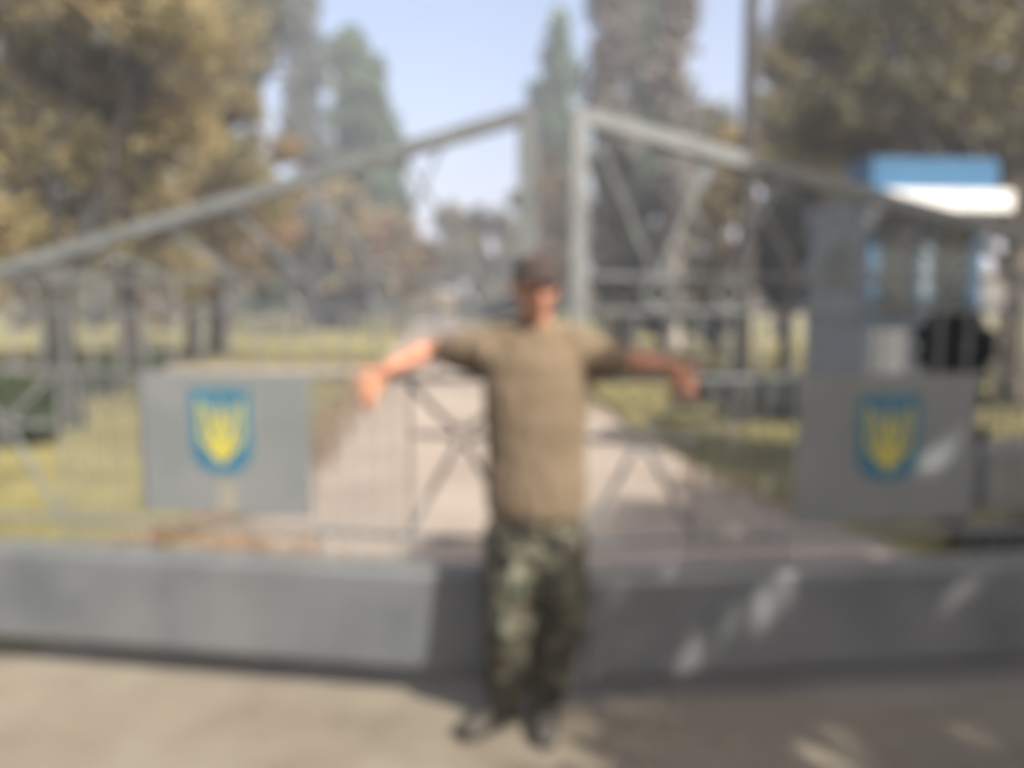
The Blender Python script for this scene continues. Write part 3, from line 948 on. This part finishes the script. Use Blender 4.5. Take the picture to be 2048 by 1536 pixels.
# ------------------------------------------------------------------ the man
def person():
    root = tag(empty('person', (.05, 2.86, 0)), 'person in khaki T-shirt, dark cap and camouflage trousers leaning with arms spread on the gate', 'person')
    inv = Matrix.Translation((-.05, -2.86, 0))
    def A(px, py, d): return inv @ at(px, py, d)
    # joints
    pel = A(1072, 1040, 2.84); wst = A(1072, 930, 2.83); chest = A(1070, 780, 2.83); neck0 = A(1072, 668, 2.84)
    head = A(1071, 578, 2.80)
    sh_l, sh_r = A(972, 700, 2.84), A(1170, 708, 2.83)
    el_l, el_r = A(862, 700, 2.985), A(1256, 722, 2.91)
    wr_l, wr_r = A(768, 742, 2.90), A(1338, 728, 2.90)
    hip_l, hip_r = A(1022, 1075, 2.84), A(1122, 1075, 2.84)
    kn_l, kn_r = A(1018, 1235, 2.79), A(1120, 1235, 2.83)
    an_l, an_r = A(1010, 1404, 2.92), A(1094, 1396, 2.92)

    # ---- body, one continuous skin
    b = MB()
    b.limb([pel, wst, chest, neck0 + Vector((0, .01, -.05))], [(.15, .10), (.135, .09), (.165, .105), (.09, .07)], 20)
    b.limb([neck0 + Vector((0, .01, -.05)), neck0 + Vector((0, -.005, .03)), head + Vector((0, .02, -.04))], [.058, .053, .055], 14)
    # skull, jaw, features, turned a little to the photographer's right
    H = Matrix.Translation(head) @ Matrix.Rotation(R(14), 4, 'Z') @ Matrix.Rotation(R(4), 4, 'Y') @ Matrix.Rotation(R(4), 4, 'X')
    def hp(x, y, z): return H @ Vector((x, y, z))
    H3 = H.to_3x3()
    b.ball(hp(0, .02, .035), .073, .092, .09, M=H3)
    b.ball(hp(0, -.015, -.02), .060, .068, .082, M=H3)
    b.ball(hp(0, -.045, -.082), .030, .030, .026, M=H3)
    b.ball(hp(0, -.02, -.065), .048, .050, .034, M=H3)
    for s in (-1, 1):
        b.ball(hp(s * .036, -.060, -.018), .021, .016, .017, M=H3)      # cheek
        b.ball(hp(s * .030, -.080, .022), .022, .010, .008, M=H3)       # brow
        b.ball(hp(s * .074, .012, -.012), .010, .018, .031, M=H3)       # ear
        b.ball(hp(s * .011, -.089, -.030), .009, .009, .008, M=H3)      # nostril
    b.limb([hp(0, -.082, .012), hp(0, -.094, -.010), hp(0, -.102, -.028)], [.008, .010, .012], 10)
    b.ball(hp(0, -.083, -.052), .022, .010, .007, M=H3)
    b.ball(hp(0, -.082, -.064), .020, .010, .007, M=H3)
    # arms
    for sh, el, wr in ((sh_l, el_l, wr_l), (sh_r, el_r, wr_r)):
        d1 = (el - sh)
        b.limb([sh, sh.lerp(el, .35), sh.lerp(el, .8), el], [.056, .052, .044, .040], 14)
        b.limb([el, el.lerp(wr, .28), el.lerp(wr, .7), wr], [.040, .044, .034, (.030, .024)], 14, hint=(0, 1, 0))
    # hands draped over the rail, fingers curling down
    def hand(wr, fwd, drop, s):
        """fwd: direction of the palm from wrist; s: which side the thumb is on"""
        fwd = fwd.normalized()
        side_ = Vector((0, -1, 0)) * 1.0
        acr = fwd.cross(Vector((0, -1, 0))).normalized()
        pal = wr + fwd * .045
        kn = wr + fwd * .088
        nrm = Vector((0, -1, 0))
        b.limb([wr, pal, kn], [(.027, .023), (.040, .016), (.041, .014)], 14, hint=acr)
        lens = (.070, .080, .075, .058)
        for i in range(4):
            off = acr * ((i - 1.5) * .0235)
            k0 = kn + off * .95 - fwd * (.010 if i in (0, 3) else .0)
            dirs = fwd.lerp(drop, .35 + .06 * i).normalized()
            k1 = k0 + dirs * lens[i] * .45
            d2 = dirs.lerp(Vector((0, .7, -.7)), .35 + .05 * i).normalized()
            k2 = k1 + d2 * lens[i] * .32
            d3 = d2.lerp(Vector((0, .95, -.3)), .5).normalized()
            k3 = k2 + d3 * lens[i] * .25
            b.limb([k0 - fwd * .012, k0, k1, k2, k3], [.0092, .0092, .0084, .0078, .0068], 9)
        # thumb from the side of the palm
        t0 = wr + fwd * .028 + acr * (s * .030)
        t1 = t0 + (fwd * .6 + acr * (s * .9) + nrm * .2).normalized() * .034
        t2 = t1 + (fwd * .9 + acr * (s * .35) + nrm * -.1).normalized() * .030
        t3 = t2 + (fwd * .9 + drop * .4).normalized() * .022
        b.limb([t0 - acr * (s * .01), t0, t1, t2, t3], [.015, .0145, .0125, .0112, .009], 9)
    hand(wr_l, A(735, 782, 2.885) - wr_l, Vector((-.1, -.25, -1)), 1)
    hand(wr_r, A(1366, 760, 2.885) - wr_r, Vector((.1, -.25, -1)), -1)
    # legs down into the boots
    for hip, kn, an in ((hip_l, kn_l, an_l), (hip_r, kn_r, an_r)):
        b.limb([hip, hip.lerp(kn, .5), kn, kn.lerp(an, .3), an], [.080, .068, .052, .053, .038], 16)
    for an, toe in ((an_l, A(940, 1510, 2.75)), (an_r, A(1092, 1480, 2.77))):
        toe = an.lerp(toe, .62); toe.z = .045
        b.limb([an, Vector((an.x, an.y, .06)), toe], [.034, .030, .024], 12)
    body = b.fused('body', M['skin'], root, voxel=.0045, smooth=2)

    # eyes and lips
    for s in (-1, 1):
        e = MB(); e.ball(hp(s * .029, -.0745, .003), .0115, .009, .0075, M=H3); eo = e.build('eye', M['eye'], root, True)
        e = MB(); e.ball(hp(s * .029, -.0822, .003), .0048, .0022, .0048, M=H3); e.build('iris', M['iris'], eo, True)
    e = MB(); e.ball(hp(0, -.0905, -.0535), .021, .0045, .0042, M=H3); e.ball(hp(0, -.0895, -.062), .018, .0045, .0045, M=H3); e.build('lips', M['lip'], root, True)
    # short hair round the back and sides
    h = MB(); h.ball(hp(0, .031, .030), .0755, .086, .082, M=H3)
    for s in (-1, 1): h.limb([hp(s * .071, .0, .03), hp(s * .070, -.004, -.005)], [.009, .006], 8)
    h.ball(hp(0, .062, -.01), .055, .045, .05, M=H3)
    h.fused('hair', M['hair'], root, voxel=.006, smooth=1, folds=.002, fscale=60)
    # cap with a short peak
    c = MB()
    c.ball(hp(0, .018, .068), .079, .097, .056, M=H3)
    c.tube([hp(0, .018, .050), hp(0, .018, .078)], [(.080, .098), (.079, .097)], 24, hint=H3 @ Vector((1, 0, 0)))
    co = c.fused('cap', M['cap'], root, voxel=.006, smooth=2, folds=.002, fscale=20)
    pk = MB(); vs = []; fs = []
    nA, nB = 14, 5
    for dz in (0, -.005):
        for j in range(nB + 1):
            for i in range(nA + 1):
                a = R(-62 + 124 * i / nA)
                rr = j / nB
                x = .080 * math.sin(a) * (1 + .02 * rr)
                y = .017 - .098 * math.cos(a) * (1 - .0 * rr) - rr * .045 * math.cos(a) ** .7
                z = .056 + dz - rr * .020 - (x / .08) ** 2 * .010
                vs.append(hp(x, y, z))
    K = (nB + 1) * (nA + 1)
    for j in range(nB):
        for i in range(nA):
            a0 = j * (nA + 1) + i
            fs.append((a0, a0 + nA + 1, a0 + nA + 2, a0 + 1))
            fs.append((K + a0, K + a0 + 1, K + a0 + nA + 2, K + a0 + nA + 1))
    bd = [i for i in range(nA + 1)] + [j * (nA + 1) + nA for j in range(1, nB + 1)] + [nB * (nA + 1) + i for i in range(nA - 1, -1, -1)] + [j * (nA + 1) for j in range(nB - 1, 0, -1)]
    for q in range(len(bd)):
        a0, b0 = bd[q], bd[(q + 1) % len(bd)]
        fs.append((a0, b0, K + b0, K + a0))
    pk.add(vs, fs); pk.build('peak', M['cap'], co, True)

    # ---- T-shirt
    t = MB()
    hem = A(1072, 1012, 2.835)
    t.limb([hem + Vector((0, 0, .02)), A(1072, 960, 2.83), wst + Vector((0, 0, .05)), A(1070, 840, 2.825), chest, A(1072, 725, 2.83), A(1074, 684, 2.84)],
           [(.184, .124), (.183, .123), (.179, .120), (.184, .122), (.188, .124), (.180, .112), (.135, .085)], 28)
    t.limb([A(1000, 676, 2.845), A(1074, 660, 2.845), A(1150, 680, 2.84)], [.060, .052, .060], 16)
    for sh, el, k in ((sh_l, el_l, .60), (sh_r, el_r, .62)):
        e_ = sh.lerp(el, k)
        t.limb([neck0.lerp(sh, .45) + Vector((0, .005, -.035)), sh + Vector((0, .01, -.005)), sh.lerp(el, .3)], [.062, .080, .080], 18)
        t.limb([sh + Vector((.04 if sh.x < 0 else -.04, 0, -.015)), sh, sh.lerp(el, .45), e_], [.076, .070, .069, (.070, .066)], 18)
        t.limb([sh + Vector((.05 if sh.x < 0 else -.05, 0, -.07)), sh.lerp(e_, .8) + Vector((0, 0, -.030))], [.055, .048], 14)
    sho = t.fused('t_shirt', M['shirt'], root, voxel=.007, smooth=8, folds=.0065, fscale=10, seed=14, stretch=(1.6, 1, .55))
    cl_ = MB(); cpts = []
    for i in range(25):
        a = 2 * math.pi * i / 24
        cpts.append(neck0 + Vector((.066 * math.cos(a), -.004 + .062 * math.sin(a), .004 + .020 * math.sin(a))))
    cl_.tube(cpts, [.008] * 25, 8); cl_.build('collar', M['shirt'], sho, True)

    # ---- trousers
    t = MB()
    t.limb([A(1072, 1000, 2.84), A(1072, 1060, 2.84), A(1072, 1100, 2.84)], [(.152, .108), (.165, .115), (.150, .105)], 24)
    for hip, kn, an, s in ((hip_l, kn_l, an_l, -1), (hip_r, kn_r, an_r, 1)):
        t.limb([hip + Vector((0, 0, .03)), hip.lerp(kn, .45), kn + Vector((0, -.005, 0)), kn.lerp(an, .45), an + Vector((0, 0, .035))],
               [(.094, .100), (.096, .100), (.092, .094), (.086, .088), (.074, .080)], 20)
        t.ball(hip.lerp(kn, .72) + Vector((s * .058, 0, 0)), .035, .07, .085)
    tro = t.fused('trousers', M['camo'], root, voxel=.007, smooth=3, folds=.012, fscale=8, seed=9, stretch=(1, 1, 1.5))
    bl = MB(); bl.tube([A(1072, 1008, 2.84), A(1072, 1026, 2.84)], [(.158, .114), (.160, .116)], 28); bl.build('belt', M['belt'], tro, True)

    # ---- boots
    for an, toe in ((an_l, A(933, 1516, 2.74)), (an_r, A(1092, 1482, 2.76))):
        toe = toe.copy(); toe.z = .045
        heel = Vector((an.x, an.y, 0)) + (Vector((an.x, an.y, 0)) - Vector((toe.x, toe.y, 0))).normalized() * .035
        dr = (Vector((toe.x, toe.y, 0)) - heel).normalized()
        ac = Vector((-dr.y, dr.x, 0))
        bt = MB()
        bt.limb([an + Vector((0, 0, .08)), an, Vector((heel.x, heel.y, .07)) + dr * .03], [.052, .048, .046], 16)
        bt.limb([Vector((heel.x, heel.y, .05)) + dr * .015, heel + dr * .10 + Vector((0, 0, .055)), heel + dr * .20 + Vector((0, 0, .048)), heel + dr * .262 + Vector((0, 0, .038))],
                [(.040, .042), (.043, .048), (.051, .037), (.044, .026)], 16, hint=ac)
        bo = bt.fused('boot', M['boot'], root, voxel=.006, smooth=2, folds=.002, fscale=25)
        sl = MB(); P0 = []
        for i in range(20):
            a = 2 * math.pi * i / 20
            q = heel + dr * (.127 + .160 * math.cos(a)) + ac * ((.047 + .008 * math.cos(a)) * math.sin(a))
            P0.append(q)
        n = 20
        vs = [(p.x, p.y, .0055) for p in P0] + [(p.x, p.y, .028) for p in P0]
        sl.add(vs, [tuple(reversed(range(n))), tuple(range(n, 2 * n))] + [(i, (i + 1) % n, n + (i + 1) % n, n + i) for i in range(n)])
        sl.build('sole', M['sole'], bo)
        lc = MB()
        for q in range(4):
            c0 = heel + dr * (.085 + .024 * q) + Vector((0, 0, .106 - .0075 * q))
            lc.tube([c0 - ac * .026 + Vector((0, 0, -.012)), c0, c0 + ac * .026 + Vector((0, 0, -.012))], [.0035] * 3, 6)
        lc.build('laces', M['sole'], bo, True)


person()


# ------------------------------------------------------------------ the hazy air
def haze():
    m = MB(); m.box(-330, 330, -60, 640, -1.0, 30)
    mt = bpy.data.materials.new('haze')
    mt.use_nodes = True
    t = mt.node_tree
    for n in list(t.nodes): t.nodes.remove(n)
    out = t.nodes.new('ShaderNodeOutputMaterial')
    v = t.nodes.new('ShaderNodeVolumePrincipled')
    v.inputs['Color'].default_value = (.86, .89, 1, 1)
    v.inputs['Density'].default_value = 0.0046
    v.inputs['Anisotropy'].default_value = 0.1
    t.links.new(v.outputs[0], out.inputs['Volume'])
    o = m.build('haze', mt)
    tag(o, kind='stuff', label='pale autumn haze in the air', cat='haze')


haze()
